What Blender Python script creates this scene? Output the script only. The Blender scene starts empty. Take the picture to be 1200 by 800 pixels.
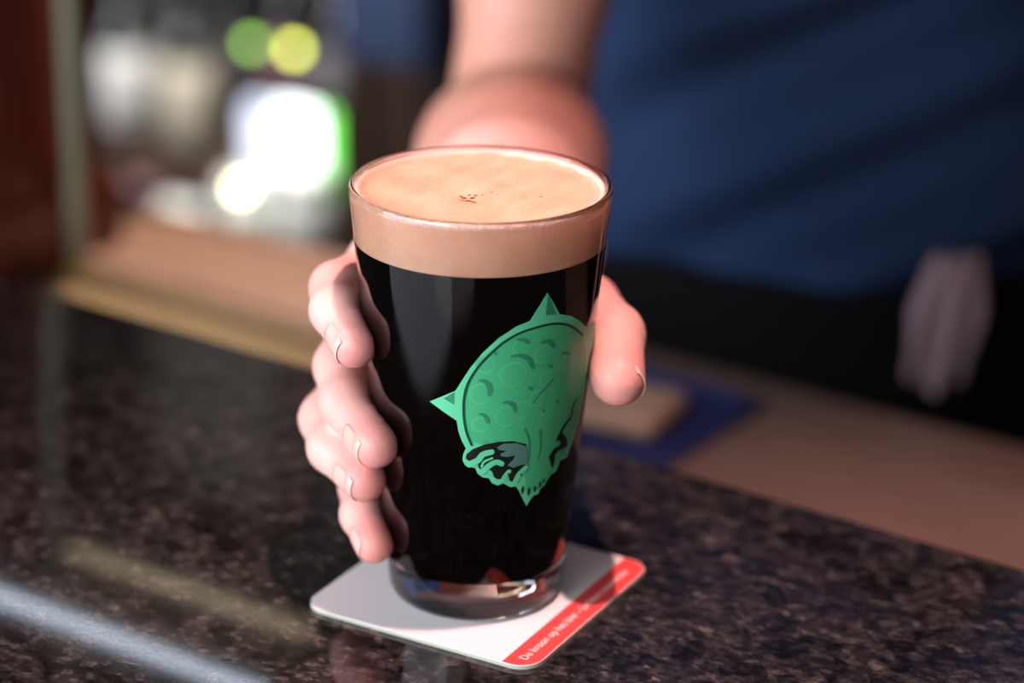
import bpy, bmesh, math, random, numpy as np
from mathutils import Vector, Matrix
from mathutils.geometry import delaunay_2d_cdt
random.seed(7)
scene = bpy.context.scene
C = scene.collection
PI = math.pi

# ------------------------------------------------------------------ camera, world, lights, exposure
CAM_LOC = Vector((0.0, -0.774, 0.3939))
pitch, yaw, roll = math.radians(21.153), math.radians(0.843), math.radians(1.032)
fwd = Vector((math.sin(yaw)*math.cos(pitch), math.cos(yaw)*math.cos(pitch), -math.sin(pitch)))
rgt = Vector((math.cos(yaw), -math.sin(yaw), 0)); upv = rgt.cross(fwd)
r2 = math.cos(roll)*rgt + math.sin(roll)*upv; u2 = -math.sin(roll)*rgt + math.cos(roll)*upv
cd = bpy.data.cameras.new('camera'); cam = bpy.data.objects.new('camera', cd); C.objects.link(cam)
cam.matrix_world = Matrix(((r2.x, u2.x, -fwd.x, CAM_LOC.x), (r2.y, u2.y, -fwd.y, CAM_LOC.y), (r2.z, u2.z, -fwd.z, CAM_LOC.z), (0, 0, 0, 1)))
cd.lens = 85; cd.sensor_width = 36; cd.sensor_fit = 'HORIZONTAL'; cd.clip_start = 0.02
cd.dof.use_dof = True; cd.dof.focus_distance = 0.797; cd.dof.aperture_fstop = 3.6
scene.camera = cam
scene.view_settings.view_transform = 'Standard'; scene.view_settings.look = 'None'
scene.view_settings.gamma = 1.0; scene.view_settings.use_curve_mapping = False
scene.view_settings.exposure = 0.0

w = bpy.data.worlds.new('world'); scene.world = w; w.use_nodes = True
w.node_tree.nodes['Background'].inputs[0].default_value = (0.80, 0.86, 1.0, 1)
w.node_tree.nodes['Background'].inputs[1].default_value = 0.09

# the bar runs at an angle to the camera: bar coordinates (t along the bar, s across it towards the back wall)
TX, TY, NX, NY = 0.8192, -0.5736, 0.5736, 0.8192
def W(t, s, z): return Vector((t*TX + s*NX, t*TY + s*NY, z))
BAR_ROT = math.atan2(TY, TX)

def aim(o, target):
    o.rotation_euler = (Vector(target) - o.location).to_track_quat('-Z', 'Y').to_euler()
def area(name, loc, target, sx, sy, power, col):
    l = bpy.data.lights.new(name, 'AREA'); l.shape = 'RECTANGLE'; l.size = sx; l.size_y = sy; l.energy = power; l.color = col
    o = bpy.data.objects.new(name, l); C.objects.link(o); o.location = loc; aim(o, target); return o
# window daylight from the guests' left, then an added front fill light
area('window_daylight', (-2.2, -1.3, 0.65), (0.1, 0.2, 0.05), 3.2, 1.6, 165, (0.82, 0.88, 1.0))
area('front_fill', (-1.3, -3.2, 1.2), (0.0, 0.0, 0.05), 2.2, 1.0, 34, (1.0, 0.93, 0.88))  # warm fill added in front, lifts the side of the foam

# ------------------------------------------------------------------ helpers
def lin(r, g, b):
    f = lambda v: (v/255)/12.92 if v/255 <= 0.04045 else ((v/255+0.055)/1.055)**2.4
    return (f(r), f(g), f(b), 1)
MATS = {}
def mat(name, col, rough=0.5, spec=0.5, metal=0.0, emit=None, estr=0.0, trans=0.0, ior=1.45, sss=0.0, srad=(0.01, 0.004, 0.002), coat=0.0):
    m = bpy.data.materials.new(name); m.use_nodes = True
    b = m.node_tree.nodes['Principled BSDF']; i = b.inputs
    i['Base Color'].default_value = col; i['Roughness'].default_value = rough; i['Specular IOR Level'].default_value = spec
    i['Metallic'].default_value = metal; i['IOR'].default_value = ior; i['Transmission Weight'].default_value = trans
    i['Coat Weight'].default_value = coat
    if emit: i['Emission Color'].default_value = emit; i['Emission Strength'].default_value = estr
    if sss: i['Subsurface Weight'].default_value = sss; i['Subsurface Radius'].default_value = srad; i['Subsurface Scale'].default_value = 1.0
    MATS[name] = m; return m
def nodes(m): return m.node_tree.nodes, m.node_tree.links, m.node_tree.nodes['Principled BSDF']
def tex(m, kind, scale, coord='Object', stretch=None, **kw):
    N, L, b = nodes(m)
    tc = N.new('ShaderNodeTexCoord'); mp = N.new('ShaderNodeMapping'); L.new(tc.outputs[coord], mp.inputs[0])
    if stretch: mp.inputs['Scale'].default_value = stretch
    t = N.new({'noise': 'ShaderNodeTexNoise', 'voronoi': 'ShaderNodeTexVoronoi', 'wave': 'ShaderNodeTexWave'}[kind])
    t.inputs['Scale'].default_value = scale
    for k, v in kw.items():
        if k in t.inputs: t.inputs[k].default_value = v
    L.new(mp.outputs[0], t.inputs['Vector']); return t
def ramp(m, src, stops):
    N, L, b = nodes(m); r = N.new('ShaderNodeValToRGB'); e = r.color_ramp.elements
    while len(e) < len(stops): e.new(0.5)
    for k, (p, c) in enumerate(stops): e[k].position = p; e[k].color = c
    L.new(src, r.inputs[0]); return r
def bump(m, src, strength, dist):
    N, L, b = nodes(m); n = N.new('ShaderNodeBump'); n.inputs['Strength'].default_value = strength; n.inputs['Distance'].default_value = dist
    L.new(src, n.inputs['Height']); L.new(n.outputs[0], b.inputs['Normal'])
def mixc(m, fac, a, b_):
    N, L, b = nodes(m); x = N.new('ShaderNodeMix'); x.data_type = 'RGBA'
    for sock, v in ((x.inputs[0], fac), (x.inputs[6], a), (x.inputs[7], b_)):
        if isinstance(v, (int, float, tuple)): sock.default_value = v
        else: L.new(v, sock)
    return x.outputs[2]

def obj(name, me_or_bm, material=None, parent=None, smooth=True, loc=None, rotz=None):
    if isinstance(me_or_bm, bmesh.types.BMesh):
        me = bpy.data.meshes.new(name); me_or_bm.normal_update(); me_or_bm.to_mesh(me); me_or_bm.free()
    else: me = me_or_bm
    if material: me.materials.append(MATS[material] if isinstance(material, str) else material)
    if smooth:
        me.polygons.foreach_set('use_smooth', [True]*len(me.polygons))
    o = bpy.data.objects.new(name, me); C.objects.link(o)
    if parent: o.parent = parent
    if loc is not None: o.location = loc
    if rotz is not None: o.rotation_euler = (0, 0, rotz)
    return o
def tag(o, label, cat, group=None):
    o['label'] = label; o['category'] = cat
    if group: o['group'] = group
    return o
def struct(o): o['kind'] = 'structure'; return o
def empty(name, loc=(0, 0, 0), rotz=0):
    o = bpy.data.objects.new(name, None); C.objects.link(o); o.location = loc; o.rotation_euler = (0, 0, rotz); o.empty_display_size = 0.02; return o
def box(x0, x1, y0, y1, z0, z1, bev=0.0, seg=2):
    bm = bmesh.new(); bmesh.ops.create_cube(bm, size=1)
    for v in bm.verts: v.co = Vector(((x0+x1)/2 + v.co.x*(x1-x0), (y0+y1)/2 + v.co.y*(y1-y0), (z0+z1)/2 + v.co.z*(z1-z0)))
    if bev: bmesh.ops.bevel(bm, geom=bm.edges[:], offset=bev, segments=seg, profile=0.5, affect='EDGES')
    return bm
def lathe(prof, seg=48, closed=False):
    """prof: (r, z) from the bottom outside upwards; r = 0 closes on the axis"""
    bm = bmesh.new(); rings = []
    for r, z in prof:
        if r < 1e-7: rings.append([bm.verts.new((0, 0, z))])
        else: rings.append([bm.verts.new((r*math.cos(2*PI*k/seg), r*math.sin(2*PI*k/seg), z)) for k in range(seg)])
    pairs = list(zip(rings, rings[1:])) + ([(rings[-1], rings[0])] if closed else [])
    for a, b in pairs:
        for k in range(seg):
            q = (k+1) % seg
            if len(a) == 1 and len(b) == 1: continue
            if len(a) == 1: bm.faces.new((a[0], b[q], b[k]))
            elif len(b) == 1: bm.faces.new((a[k], a[q], b[0]))
            else: bm.faces.new((a[k], a[q], b[q], b[k]))
    bmesh.ops.recalc_face_normals(bm, faces=bm.faces[:])
    return bm
def tube(pts, r, seg=12):
    bm = bmesh.new(); rings = []; n = len(pts); pts = [Vector(p) for p in pts]
    for i, p in enumerate(pts):
        d = (pts[min(i+1, n-1)] - pts[max(i-1, 0)]).normalized()
        a = d.cross(Vector((0, 0, 1)) if abs(d.z) < 0.9 else Vector((1, 0, 0))).normalized(); b = d.cross(a)
        rr = r[i] if isinstance(r, (list, tuple)) else r
        rings.append([bm.verts.new(p + rr*(a*math.cos(2*PI*k/seg) + b*math.sin(2*PI*k/seg))) for k in range(seg)])
    for a, b in zip(rings, rings[1:]):
        for k in range(seg): bm.faces.new((a[k], a[(k+1) % seg], b[(k+1) % seg], b[k]))
    bm.faces.new(rings[0]); bm.faces.new(rings[-1])
    bmesh.ops.recalc_face_normals(bm, faces=bm.faces[:]); return bm
def flat(o):
    for p in o.data.polygons: p.use_smooth = False
    return o

# signed-distance modelling for the body: fields are sampled on a grid and turned into one surface
def smin(a, b, k):
    h = np.clip(0.5 + 0.5*(b-a)/k, 0, 1); return b*(1-h) + a*h - k*h*(1-h)
class Field:
    def __init__(s, lo, hi, h):
        s.h = h; s.lo = np.array(lo, np.float32); n = np.ceil((np.array(hi)-np.array(lo))/h).astype(int)+1
        s.ax = [(s.lo[i] + h*np.arange(n[i])).astype(np.float32) for i in range(3)]
        s.F = np.full(n, 0.05, np.float32)
    def win(s, lo, hi):
        sl = []
        for i in range(3):
            a = max(0, int((lo[i]-s.lo[i])/s.h)); b = min(len(s.ax[i]), int((hi[i]-s.lo[i])/s.h)+2); sl.append(slice(a, max(a, b)))
        return tuple(sl)
    def grid(s, sl): return np.meshgrid(s.ax[0][sl[0]], s.ax[1][sl[1]], s.ax[2][sl[2]], indexing='ij', sparse=True)
    def chain(s, pts, rad, k_in=0.004, k=0.003, pad=0.03):
        P = np.array([list(p) for p in pts], float); r = np.array(rad, float)
        sl = s.win(P.min(0)-r.max()-pad, P.max(0)+r.max()+pad); G = None; X = s.grid(sl)
        for a, b, ra, rb in zip(P, P[1:], r, r[1:]):
            d = b-a; L2 = float(d@d)+1e-12
            hh = np.clip(((X[0]-a[0])*d[0]+(X[1]-a[1])*d[1]+(X[2]-a[2])*d[2])/L2, 0, 1)
            g = np.sqrt((X[0]-a[0]-d[0]*hh)**2+(X[1]-a[1]-d[1]*hh)**2+(X[2]-a[2]-d[2]*hh)**2) - (ra+(rb-ra)*hh)
            G = g if G is None else smin(G, g, k_in)
        s.F[sl] = smin(s.F[sl], G.astype(np.float32), k)
    def ell(s, c, rad, k=0.01, pad=0.03):
        c = np.array(list(c), float); rad = np.array(rad, float); sl = s.win(c-rad-pad, c+rad+pad); X = s.grid(sl)
        q = np.sqrt(sum(((X[i]-c[i])/rad[i])**2 for i in range(3))); g = (q-1)*rad.min()
        s.F[sl] = smin(s.F[sl], g.astype(np.float32), k)
    def surface(s):
        F = s.F; n = np.array(F.shape)-1; sgn = F < 0
        cnt = np.zeros(n, np.int8)
        corner = [(i, j, k) for i in (0, 1) for j in (0, 1) for k in (0, 1)]
        for i, j, k in corner: cnt += sgn[i:i+n[0], j:j+n[1], k:k+n[2]]
        cells = np.argwhere((cnt > 0) & (cnt < 8)); del cnt
        vid = np.full(n, -1, np.int32); vid[tuple(cells.T)] = np.arange(len(cells))
        val = {c: F[cells[:, 0]+c[0], cells[:, 1]+c[1], cells[:, 2]+c[2]] for c in corner}
        acc = np.zeros((len(cells), 3)); num = np.zeros(len(cells))
        for c1 in corner:
            for a in range(3):
                if c1[a]: continue
                c2 = tuple(1 if q == a else c1[q] for q in range(3)); f1, f2 = val[c1], val[c2]; m = (f1 < 0) != (f2 < 0)
                t = f1/np.where(m, f1-f2, 1); p = np.array(c1, float)[None, :].repeat(len(cells), 0); p[:, a] += t
                acc[m] += p[m]; num[m] += 1
        V = s.lo + s.h*(cells + acc/num[:, None])
        Q = []
        for a in range(3):
            b, c = (a+1) % 3, (a+2) % 3
            s1 = np.take(sgn, range(0, F.shape[a]-1), a); s2 = np.take(sgn, range(1, F.shape[a]), a)
            for m, flip in ((s1 & ~s2, False), (~s1 & s2, True)):
                E = np.argwhere(m); E = E[(E[:, b] > 0) & (E[:, c] > 0) & (E[:, b] < n[b]) & (E[:, c] < n[c])]
                q = []
                for db, dc in ((-1, -1), (0, -1), (0, 0), (-1, 0)):
                    I = E.copy(); I[:, b] += db; I[:, c] += dc; q.append(vid[tuple(I.T)])
                q = np.stack(q, 1); Q.append(q[:, ::-1] if flip else q)
        return V, np.concatenate(Q)
def mesh_from(parts, name):
    me = bpy.data.meshes.new(name); vs = []; fs = []; off = 0
    for V, Q in parts: vs.append(V); fs.append(Q+off); off += len(V)
    V = np.concatenate(vs); Q = np.concatenate(fs)
    me.vertices.add(len(V)); me.vertices.foreach_set('co', V.astype(np.float32).ravel())
    me.loops.add(Q.size); me.loops.foreach_set('vertex_index', Q.astype(np.int32).ravel())
    me.polygons.add(len(Q)); me.polygons.foreach_set('loop_start', np.arange(0, Q.size, 4, dtype=np.int32))
    me.update(calc_edges=True); me.validate(); return me

# ------------------------------------------------------------------ materials
m = mat('granite', lin(40, 34, 33), 0.10, 0.5)
n1 = tex(m, 'voronoi', 400, stretch=(0.75, 1.1, 1), Randomness=1.0); n2 = tex(m, 'noise', 170, Detail=6.0, Roughness=0.65); n3 = tex(m, 'noise', 620, Detail=3.0)
n4 = tex(m, 'voronoi', 130, stretch=(0.8, 1.1, 1))
N, L, b = nodes(m)
base = ramp(m, n2.outputs[0], [(0.34, lin(24, 22, 22)), (0.50, lin(45, 43, 42)), (0.60, lin(60, 58, 57)), (0.74, lin(86, 83, 82))])
sep = N.new('ShaderNodeSeparateColor'); L.new(n1.outputs['Color'], sep.inputs[0])
chip = ramp(m, sep.outputs[0], [(0.0, (0.5, 0.5, 0.5, 1)), (0.5, (0.85, 0.84, 0.84, 1)), (0.85, (1.3, 1.25, 1.2, 1)), (0.965, (1.9, 1.8, 1.75, 1))])
chip.color_ramp.interpolation = 'CONSTANT'
mx = N.new('ShaderNodeMix'); mx.data_type = 'RGBA'; mx.blend_type = 'MULTIPLY'; mx.inputs[0].default_value = 1.0
L.new(base.outputs[0], mx.inputs[6]); L.new(chip.outputs[0], mx.inputs[7])
sep2 = N.new('ShaderNodeSeparateColor'); L.new(n4.outputs['Color'], sep2.inputs[0])
big = ramp(m, sep2.outputs[1], [(0.0, (0.35, 0.33, 0.33, 1)), (0.4, (0.9, 0.9, 0.9, 1)), (0.85, (1.5, 1.4, 1.35, 1))])
mx2 = N.new('ShaderNodeMix'); mx2.data_type = 'RGBA'; mx2.blend_type = 'MULTIPLY'; mx2.inputs[0].default_value = 1.0
L.new(mx.outputs[2], mx2.inputs[6]); L.new(big.outputs[0], mx2.inputs[7]); L.new(mx2.outputs[2], b.inputs['Base Color'])
rr = ramp(m, n3.outputs[0], [(0.3, (0.05,)*3+(1,)), (0.75, (0.09,)*3+(1,))]); L.new(rr.outputs[0], b.inputs['Roughness'])

def wood(name, a, b_, rough, scale=9, stretch=(1, 14, 14)):
    m = mat(name, a, rough); t = tex(m, 'noise', scale, stretch=stretch, Detail=8.0, Roughness=0.6, Distortion=0.4)
    r = ramp(m, t.outputs[0], [(0.32, a), (0.68, b_)]); m.node_tree.links.new(r.outputs[0], m.node_tree.nodes['Principled BSDF'].inputs['Base Color'])
    bump(m, t.outputs[0], 0.12, 0.002); return m
wood('counter_wood', lin(118, 96, 84), lin(142, 117, 102), 0.42)
wood('lit_counter_wood', lin(176, 134, 112), lin(200, 158, 134), 0.5)  # counter wood with the light on its left part put into the colour
wood('oak', lin(186, 150, 106), lin(218, 186, 140), 0.35)
wood('mahogany', lin(84, 36, 26), lin(128, 62, 46), 0.25, stretch=(14, 14, 1))
wood('dark_wood', lin(44, 30, 22), lin(66, 46, 34), 0.45, stretch=(12, 12, 1))
wood('bar_panel_wood', lin(50, 28, 18), lin(80, 46, 30), 0.35, stretch=(12, 12, 1))
wood('shelf_wood', lin(120, 92, 68), lin(150, 116, 86), 0.45)
m = mat('floor_tile', lin(58, 48, 42), 0.5); t = tex(m, 'noise', 5, Detail=5.0); r = ramp(m, t.outputs[0], [(0.3, lin(48, 40, 36)), (0.7, lin(74, 62, 54))]); m.node_tree.links.new(r.outputs[0], m.node_tree.nodes['Principled BSDF'].inputs['Base Color'])
m = mat('plaster', lin(60, 50, 44), 0.9); t = tex(m, 'noise', 30, Detail=4.0); bump(m, t.outputs[0], 0.2, 0.003)
mat('ceiling_paint', lin(52, 46, 42), 0.95)
mat('steel', lin(190, 190, 186), 0.28, metal=1.0)
mat('niche_grey', lin(120, 116, 104), 0.6)
mat('pale_metal', lin(158, 164, 142), 0.35, 0.6)
mat('brass', lin(200, 160, 80), 0.3, metal=1.0)
mat('black_metal', lin(20, 20, 20), 0.4)

mat('glass', (1, 1, 1, 1), 0.0, trans=1.0, ior=1.50)
mat('clear_glass', lin(225, 235, 230), 0.02, trans=1.0, ior=1.45)
mat('green_glass', lin(60, 120, 50), 0.05, trans=1.0, ior=1.45)
mat('amber_glass', lin(120, 70, 30), 0.05, trans=1.0, ior=1.45)
mat('stout', (0.0022, 0.0012, 0.0010, 1), 0.6, 0.0)
m = mat('foam', lin(236, 184, 150), 0.75, 0.25, sss=0.35, srad=(0.006, 0.003, 0.0015))
t = tex(m, 'noise', 240, Detail=6.0, Roughness=0.7); t2 = tex(m, 'noise', 55, Detail=4.0); t3 = tex(m, 'voronoi', 900)
r = ramp(m, t2.outputs[0], [(0.35, lin(230, 172, 139)), (0.65, lin(240, 190, 158))]); N, L, b = nodes(m); L.new(r.outputs[0], b.inputs['Base Color'])
ad = N.new('ShaderNodeMath'); ad.operation = 'MULTIPLY_ADD'; ad.inputs[1].default_value = 0.35; L.new(t3.outputs[0], ad.inputs[0]); L.new(t.outputs[0], ad.inputs[2]); bump(m, ad.outputs[0], 0.35, 0.0012)
m = mat('froth', lin(240, 204, 184), 0.6, 0.3, sss=0.3, srad=(0.003, 0.002, 0.001)); t = tex(m, 'voronoi', 900); bump(m, t.outputs[0], 0.5, 0.001)
mat('foam_bubble', lin(150, 78, 48), 0.3)
mat('print_light', lin(92, 196, 142), 0.45)
mat('print_green', lin(66, 172, 116), 0.45)
mat('print_scale', lin(76, 182, 128), 0.45)
mat('print_shade', lin(46, 128, 96), 0.5)
mat('print_teal', lin(76, 120, 106), 0.5)
mat('print_line', lin(8, 60, 44), 0.5)
mat('print_black', lin(8, 18, 15), 0.5)
m = mat('card', lin(230, 224, 223), 0.7); t = tex(m, 'noise', 900, Detail=3.0); bump(m, t.outputs[0], 0.08, 0.0003)
mat('card_edge', lin(178, 178, 160), 0.85)
mat('card_red', lin(232, 70, 66), 0.6)
mat('card_white', lin(252, 226, 220), 0.6)

m = mat('skin', lin(226, 164, 142), 0.45, 0.4, sss=0.22, srad=(0.008, 0.003, 0.0015))
t = tex(m, 'noise', 28, Detail=5.0); t2 = tex(m, 'voronoi', 900); t3 = tex(m, 'noise', 260, Detail=5.0)
N, L, b = nodes(m); r = ramp(m, t.outputs[0], [(0.3, lin(232, 174, 160)), (0.7, lin(243, 198, 184))])
at = N.new('ShaderNodeAttribute'); at.attribute_name = 'flush'
tn = N.new('ShaderNodeAttribute'); tn.attribute_name = 'tan'  # 'tan' carries the arm's shading, not sunburnt skin
shaded_skin = mixc(m, tn.outputs['Fac'], r.outputs[0], lin(198, 136, 112))  # shade of the arm mixed into the skin colour
L.new(mixc(m, at.outputs['Fac'], shaded_skin, lin(234, 138, 130)), b.inputs['Base Color'])
ad = N.new('ShaderNodeMath'); ad.operation = 'MULTIPLY_ADD'; ad.inputs[1].default_value = 0.5; L.new(t2.outputs[0], ad.inputs[0]); L.new(t3.outputs[0], ad.inputs[2]); bump(m, ad.outputs[0], 0.18, 0.0006)
mat('nail', lin(240, 178, 164), 0.22, 0.5, sss=0.1, srad=(0.003, 0.0015, 0.001))
mat('nail_tip', lin(246, 205, 190), 0.3, 0.4)
m = mat('navy_cotton', lin(33, 50, 80), 0.9, 0.15); t = tex(m, 'noise', 700, Detail=3.0); bump(m, t.outputs[0], 0.3, 0.001)
m = mat('black_cotton', lin(13, 12, 14), 0.9, 0.1); t = tex(m, 'noise', 600, Detail=3.0); bump(m, t.outputs[0], 0.3, 0.001)
mat('hair', lin(60, 40, 28), 0.6); mat('eye', lin(235, 235, 235), 0.1); mat('iris', lin(60, 70, 80), 0.1); mat('shoe_leather', lin(20, 18, 17), 0.4)
m = mat('towel', lin(150, 126, 132), 0.95, 0.05); t = tex(m, 'noise', 500, Detail=3.0); bump(m, t.outputs[0], 0.5, 0.002)
mat('blue_rubber', lin(38, 52, 108), 0.55); mat('sponge', lin(180, 150, 126), 0.9, 0.1)
mat('label_white', lin(225, 226, 224), 0.6); mat('label_cream', lin(215, 205, 185), 0.6); mat('label_grey', lin(120, 118, 122), 0.6); mat('label_pink', lin(150, 110, 120), 0.6)
mat('cap_white', lin(235, 236, 236), 0.35); mat('ceramic', lin(214, 218, 214), 0.25); mat('box_blue', lin(70, 84, 116), 0.6); mat('box_dark', lin(40, 46, 62), 0.6)
mat('glow_white', lin(240, 245, 250), 0.5, emit=(0.92, 0.97, 1.0, 1), estr=3.2)  # glow colours for the bright bottles on the shelf
mat('glow_blue', lin(225, 232, 250), 0.5, emit=(0.80, 0.85, 1.0, 1), estr=0.9)
mat('glow_green', lin(90, 220, 60), 0.5, emit=(0.25, 1.0, 0.12, 1), estr=1.6)
mat('glint_yellow', lin(230, 230, 90), 0.3, emit=(0.75, 0.85, 0.12, 1), estr=11)  # glowing colours standing in for glints on bottles
mat('glint_green', lin(130, 200, 60), 0.3, emit=(0.30, 0.62, 0.10, 1), estr=7)
mat('glint_warm', lin(255, 240, 180), 0.3, emit=(0.95, 0.9, 0.55, 1), estr=16)
mat('tube_light', lin(235, 240, 250), 0.3, emit=(0.74, 0.85, 1.0, 1), estr=9)
mat('tube_warm', lin(250, 230, 190), 0.3, emit=(1.0, 0.80, 0.52, 1), estr=2.2)
mat('lamp_lens', lin(255, 240, 220), 0.3, emit=(1.0, 0.80, 0.66, 1), estr=30)

# ------------------------------------------------------------------ the room
FLOOR = -1.10
struct(obj('floor', box(-3.4, 2.6, -3.2, 1.95, FLOOR-0.05, FLOOR), 'floor_tile', rotz=BAR_ROT, smooth=False))
struct(obj('ceiling', box(-3.4, 2.6, -0.9, 1.95, 1.70, 1.75), 'ceiling_paint', rotz=BAR_ROT, smooth=False))
struct(obj('wall_back', box(-3.4, 2.6, 1.85, 1.95, FLOOR, 1.70), 'plaster', rotz=BAR_ROT, smooth=False))

# ------------------------------------------------------------------ bar with granite top
bar = empty('bar_counter', (0, 0, FLOOR), BAR_ROT)
obj('granite_top', box(-2.2, 1.6, -0.52, 0.133, -FLOOR-0.032, -FLOOR, 0.004, 3), 'granite', bar)
obj('bar_body', box(-2.1, 1.5, -0.26, 0.10, 0, -FLOOR-0.032, 0.003), 'bar_panel_wood', bar, smooth=False)
for k in range(6):
    obj('front_panel', box(-2.02+k*0.59, -1.52+k*0.59, -0.285, -0.258, 0.14, 0.98, 0.008), 'bar_panel_wood', bar, smooth=False)
obj('kick_board', box(-2.1, 1.5, -0.275, -0.258, 0, 0.10, 0.003), 'black_metal', bar, smooth=False)
tag(bar, 'bar counter with polished dark speckled granite top carrying the glass of stout', 'bar counter')

# lower working counter on the bartender's side
wc = empty('work_counter', (0, 0, FLOOR), BAR_ROT)
obj('counter_top', box(-2.1, 1.5, 0.136, 0.462, 0.972, 1.0, 0.006), 'counter_wood', wc)
obj('cabinet_body', box(-2.1, 1.5, 0.136, 0.43, 0.0, 0.972, 0.003), 'dark_wood', wc, smooth=False)
tag(wc, 'lower brown wooden work counter running behind the granite bar', 'counter')
rail = empty('wooden_board', W(-0.43, 0.318, -0.10), BAR_ROT)
obj('board', box(-0.105, 0.13, -0.05, 0.036, 0.0, 0.005, 0.002), 'oak', rail)
obj('raised_lip', box(-0.105, 0.13, 0.028, 0.036, 0.0045, 0.0085, 0.0015), 'oak', rail)
tag(rail, 'long pale oak board lying on the work counter behind the granite edge', 'board')

ty = empty('lit_counter_slab', W(-0.42, 0.405, -0.10), BAR_ROT)  # added slab of lighter wood, gives the counter its lit left part
obj('added_slab_bed', box(-0.16, 0.13, -0.045, 0.052, 0.0, 0.006, 0.002), 'lit_counter_wood', ty)
for y0, y1 in ((-0.045, -0.039), (0.046, 0.052)): obj('added_slab_rim', box(-0.16, 0.13, y0, y1, 0.005, 0.011, 0.0015), 'lit_counter_wood', ty)
tag(ty, 'long pinkish brown wooden slab added as the lit part of the work counter', 'counter slab')

# wooden pillar and slim pale upright on the work counter
pl = empty('wooden_pillar', W(-0.648, 0.300, -0.10), BAR_ROT)
obj('shaft', box(-0.085, 0.085, -0.085, 0.10, 0.0, 1.79, 0.006), 'mahogany', pl, smooth=False)
obj('plinth', box(-0.097, 0.093, -0.097, 0.11, 0.0, 0.05, 0.006), 'mahogany', pl, smooth=False)
for x in (-0.06, -0.02, 0.02, 0.06):
    obj('fluted_strip', tube([(x, -0.087, 0.06), (x, -0.087, 1.70)], 0.011, 16), 'mahogany', pl)
for y in (-0.05, 0.0, 0.055):
    obj('fluted_strip', tube([(0.087, y, 0.06), (0.087, y, 1.70)], 0.011, 16), 'mahogany', pl)
tag(pl, 'dark red mahogany pillar with rounded vertical strips beside pale upright', 'pillar')
up = empty('upright_post', W(-0.549, 0.361, -0.10), BAR_ROT)
obj('post', box(-0.005, 0.005, -0.005, 0.005, 0.0, 1.79, 0.002), 'pale_metal', up)
obj('foot', lathe([(0, 0), (0.014, 0), (0.014, 0.004), (0.009, 0.008), (0, 0.008)], 24), 'brass', up)
tag(up, 'slim pale upright post standing on the work counter next to the pillar', 'post')

# blue bar mat with a beige sponge
mt = empty('bar_mat', W(-0.155, 0.372, -0.10), BAR_ROT)
obj('mat_sheet', box(-0.075, 0.045, -0.075, 0.052, 0.0, 0.004, 0.0018), 'blue_rubber', mt)
for k in range(9): obj('rib', box(-0.068, 0.038, -0.068+k*0.0138, -0.062+k*0.0138, 0.004, 0.0062, 0.0008, 1), 'blue_rubber', mt)
tag(mt, 'dark blue ribbed bar mat on the brown work counter', 'bar mat')
sp = obj('sponge', box(-0.034, 0.034, -0.026, 0.026, 0.0, 0.012, 0.0055, 4), 'sponge', loc=W(-0.162, 0.352, -0.0938), rotz=BAR_ROT+0.15)
tag(sp, 'beige rounded cleaning sponge lying on the blue bar mat', 'sponge')

# ------------------------------------------------------------------ back bar
bb = empty('back_bar_shelf', (0, 0, FLOOR), BAR_ROT)
obj('plinth_cabinet', box(-2.4, 1.2, 1.24, 1.84, 0.0, 0.55, 0.004), 'dark_wood', bb, smooth=False)
obj('lower_shelf', box(-2.4, 1.2, 1.20, 1.84, 0.55, 0.585, 0.006), 'shelf_wood', bb)
obj('middle_shelf', box(-1.69, -1.045, 1.29, 1.80, 0.676, 0.690, 0.003), 'dark_wood', bb)
obj('back_panel', box(-2.4, 1.2, 1.80, 1.845, 0.585, 1.9, 0.002), 'dark_wood', bb, smooth=False)
obj('niche_lining', box(-1.69, -1.045, 1.78, 1.80, 0.69, 1.88, 0.002), 'niche_grey', bb, smooth=False)
obj('side_panel', box(-1.72, -1.69, 1.24, 1.80, 0.585, 1.9, 0.003), 'dark_wood', bb, smooth=False)
obj('side_panel', box(-1.045, -1.015, 1.24, 1.80, 0.585, 1.9, 0.003), 'dark_wood', bb, smooth=False)
for x0, x1 in ((-1.01, -0.62), (-0.615, -0.255), (-0.25, 0.11), (0.115, 0.475), (0.48, 0.84)):
    dr = obj('cupboard_door', box(x0, x1, 1.245, 1.27, 0.595, 1.88, 0.004), 'dark_wood', bb, smooth=False)
    obj('door_panel', box(x0+0.05, x1-0.05, 1.238, 1.246, 0.65, 1.82, 0.004), 'dark_wood', dr, smooth=False)
    obj('knob', lathe([(0, 0), (0.012, 0), (0.012, 0.006), (0.005, 0.012), (0, 0.012)], 16), 'brass', dr, loc=(x0+0.025, 1.238, 1.2)).rotation_euler = (PI/2, 0, 0)
obj('valance', box(-2.4, 1.2, 1.20, 1.26, 1.9, 2.02, 0.004), 'dark_wood', bb, smooth=False)
obj('valance_strip', box(-1.46, -0.55, 1.222, 1.252, 1.888, 1.90, 0.003), 'oak', bb)
tag(bb, 'dark wooden back bar with open shelves of bottles and cupboard doors', 'shelf')
tl = empty('tube_lamp', W(-0.555, 0.305, 0.25), BAR_ROT)
obj('cool_tube', tube([(0.0, -0.032, 0), (0.255, -0.032, 0)], 0.0045, 16), 'tube_light', tl)
obj('warm_tube', tube([(0.0, 0.074, 0), (0.205, 0.074, 0)], 0.0045, 16), 'tube_warm', tl)
for y, x1 in ((-0.032, 0.258), (0.074, 0.208)):
    obj('reflector', box(0.0, x1, y-0.007, y+0.007, 0.006, 0.012, 0.002), 'black_metal', tl)
    obj('end_cap', lathe([(0, 0), (0.006, 0), (0.006, 0.006), (0, 0.006)], 16), 'black_metal', tl, loc=(x1-0.004, y, 0)).rotation_euler = (0, PI/2, 0)
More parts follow.
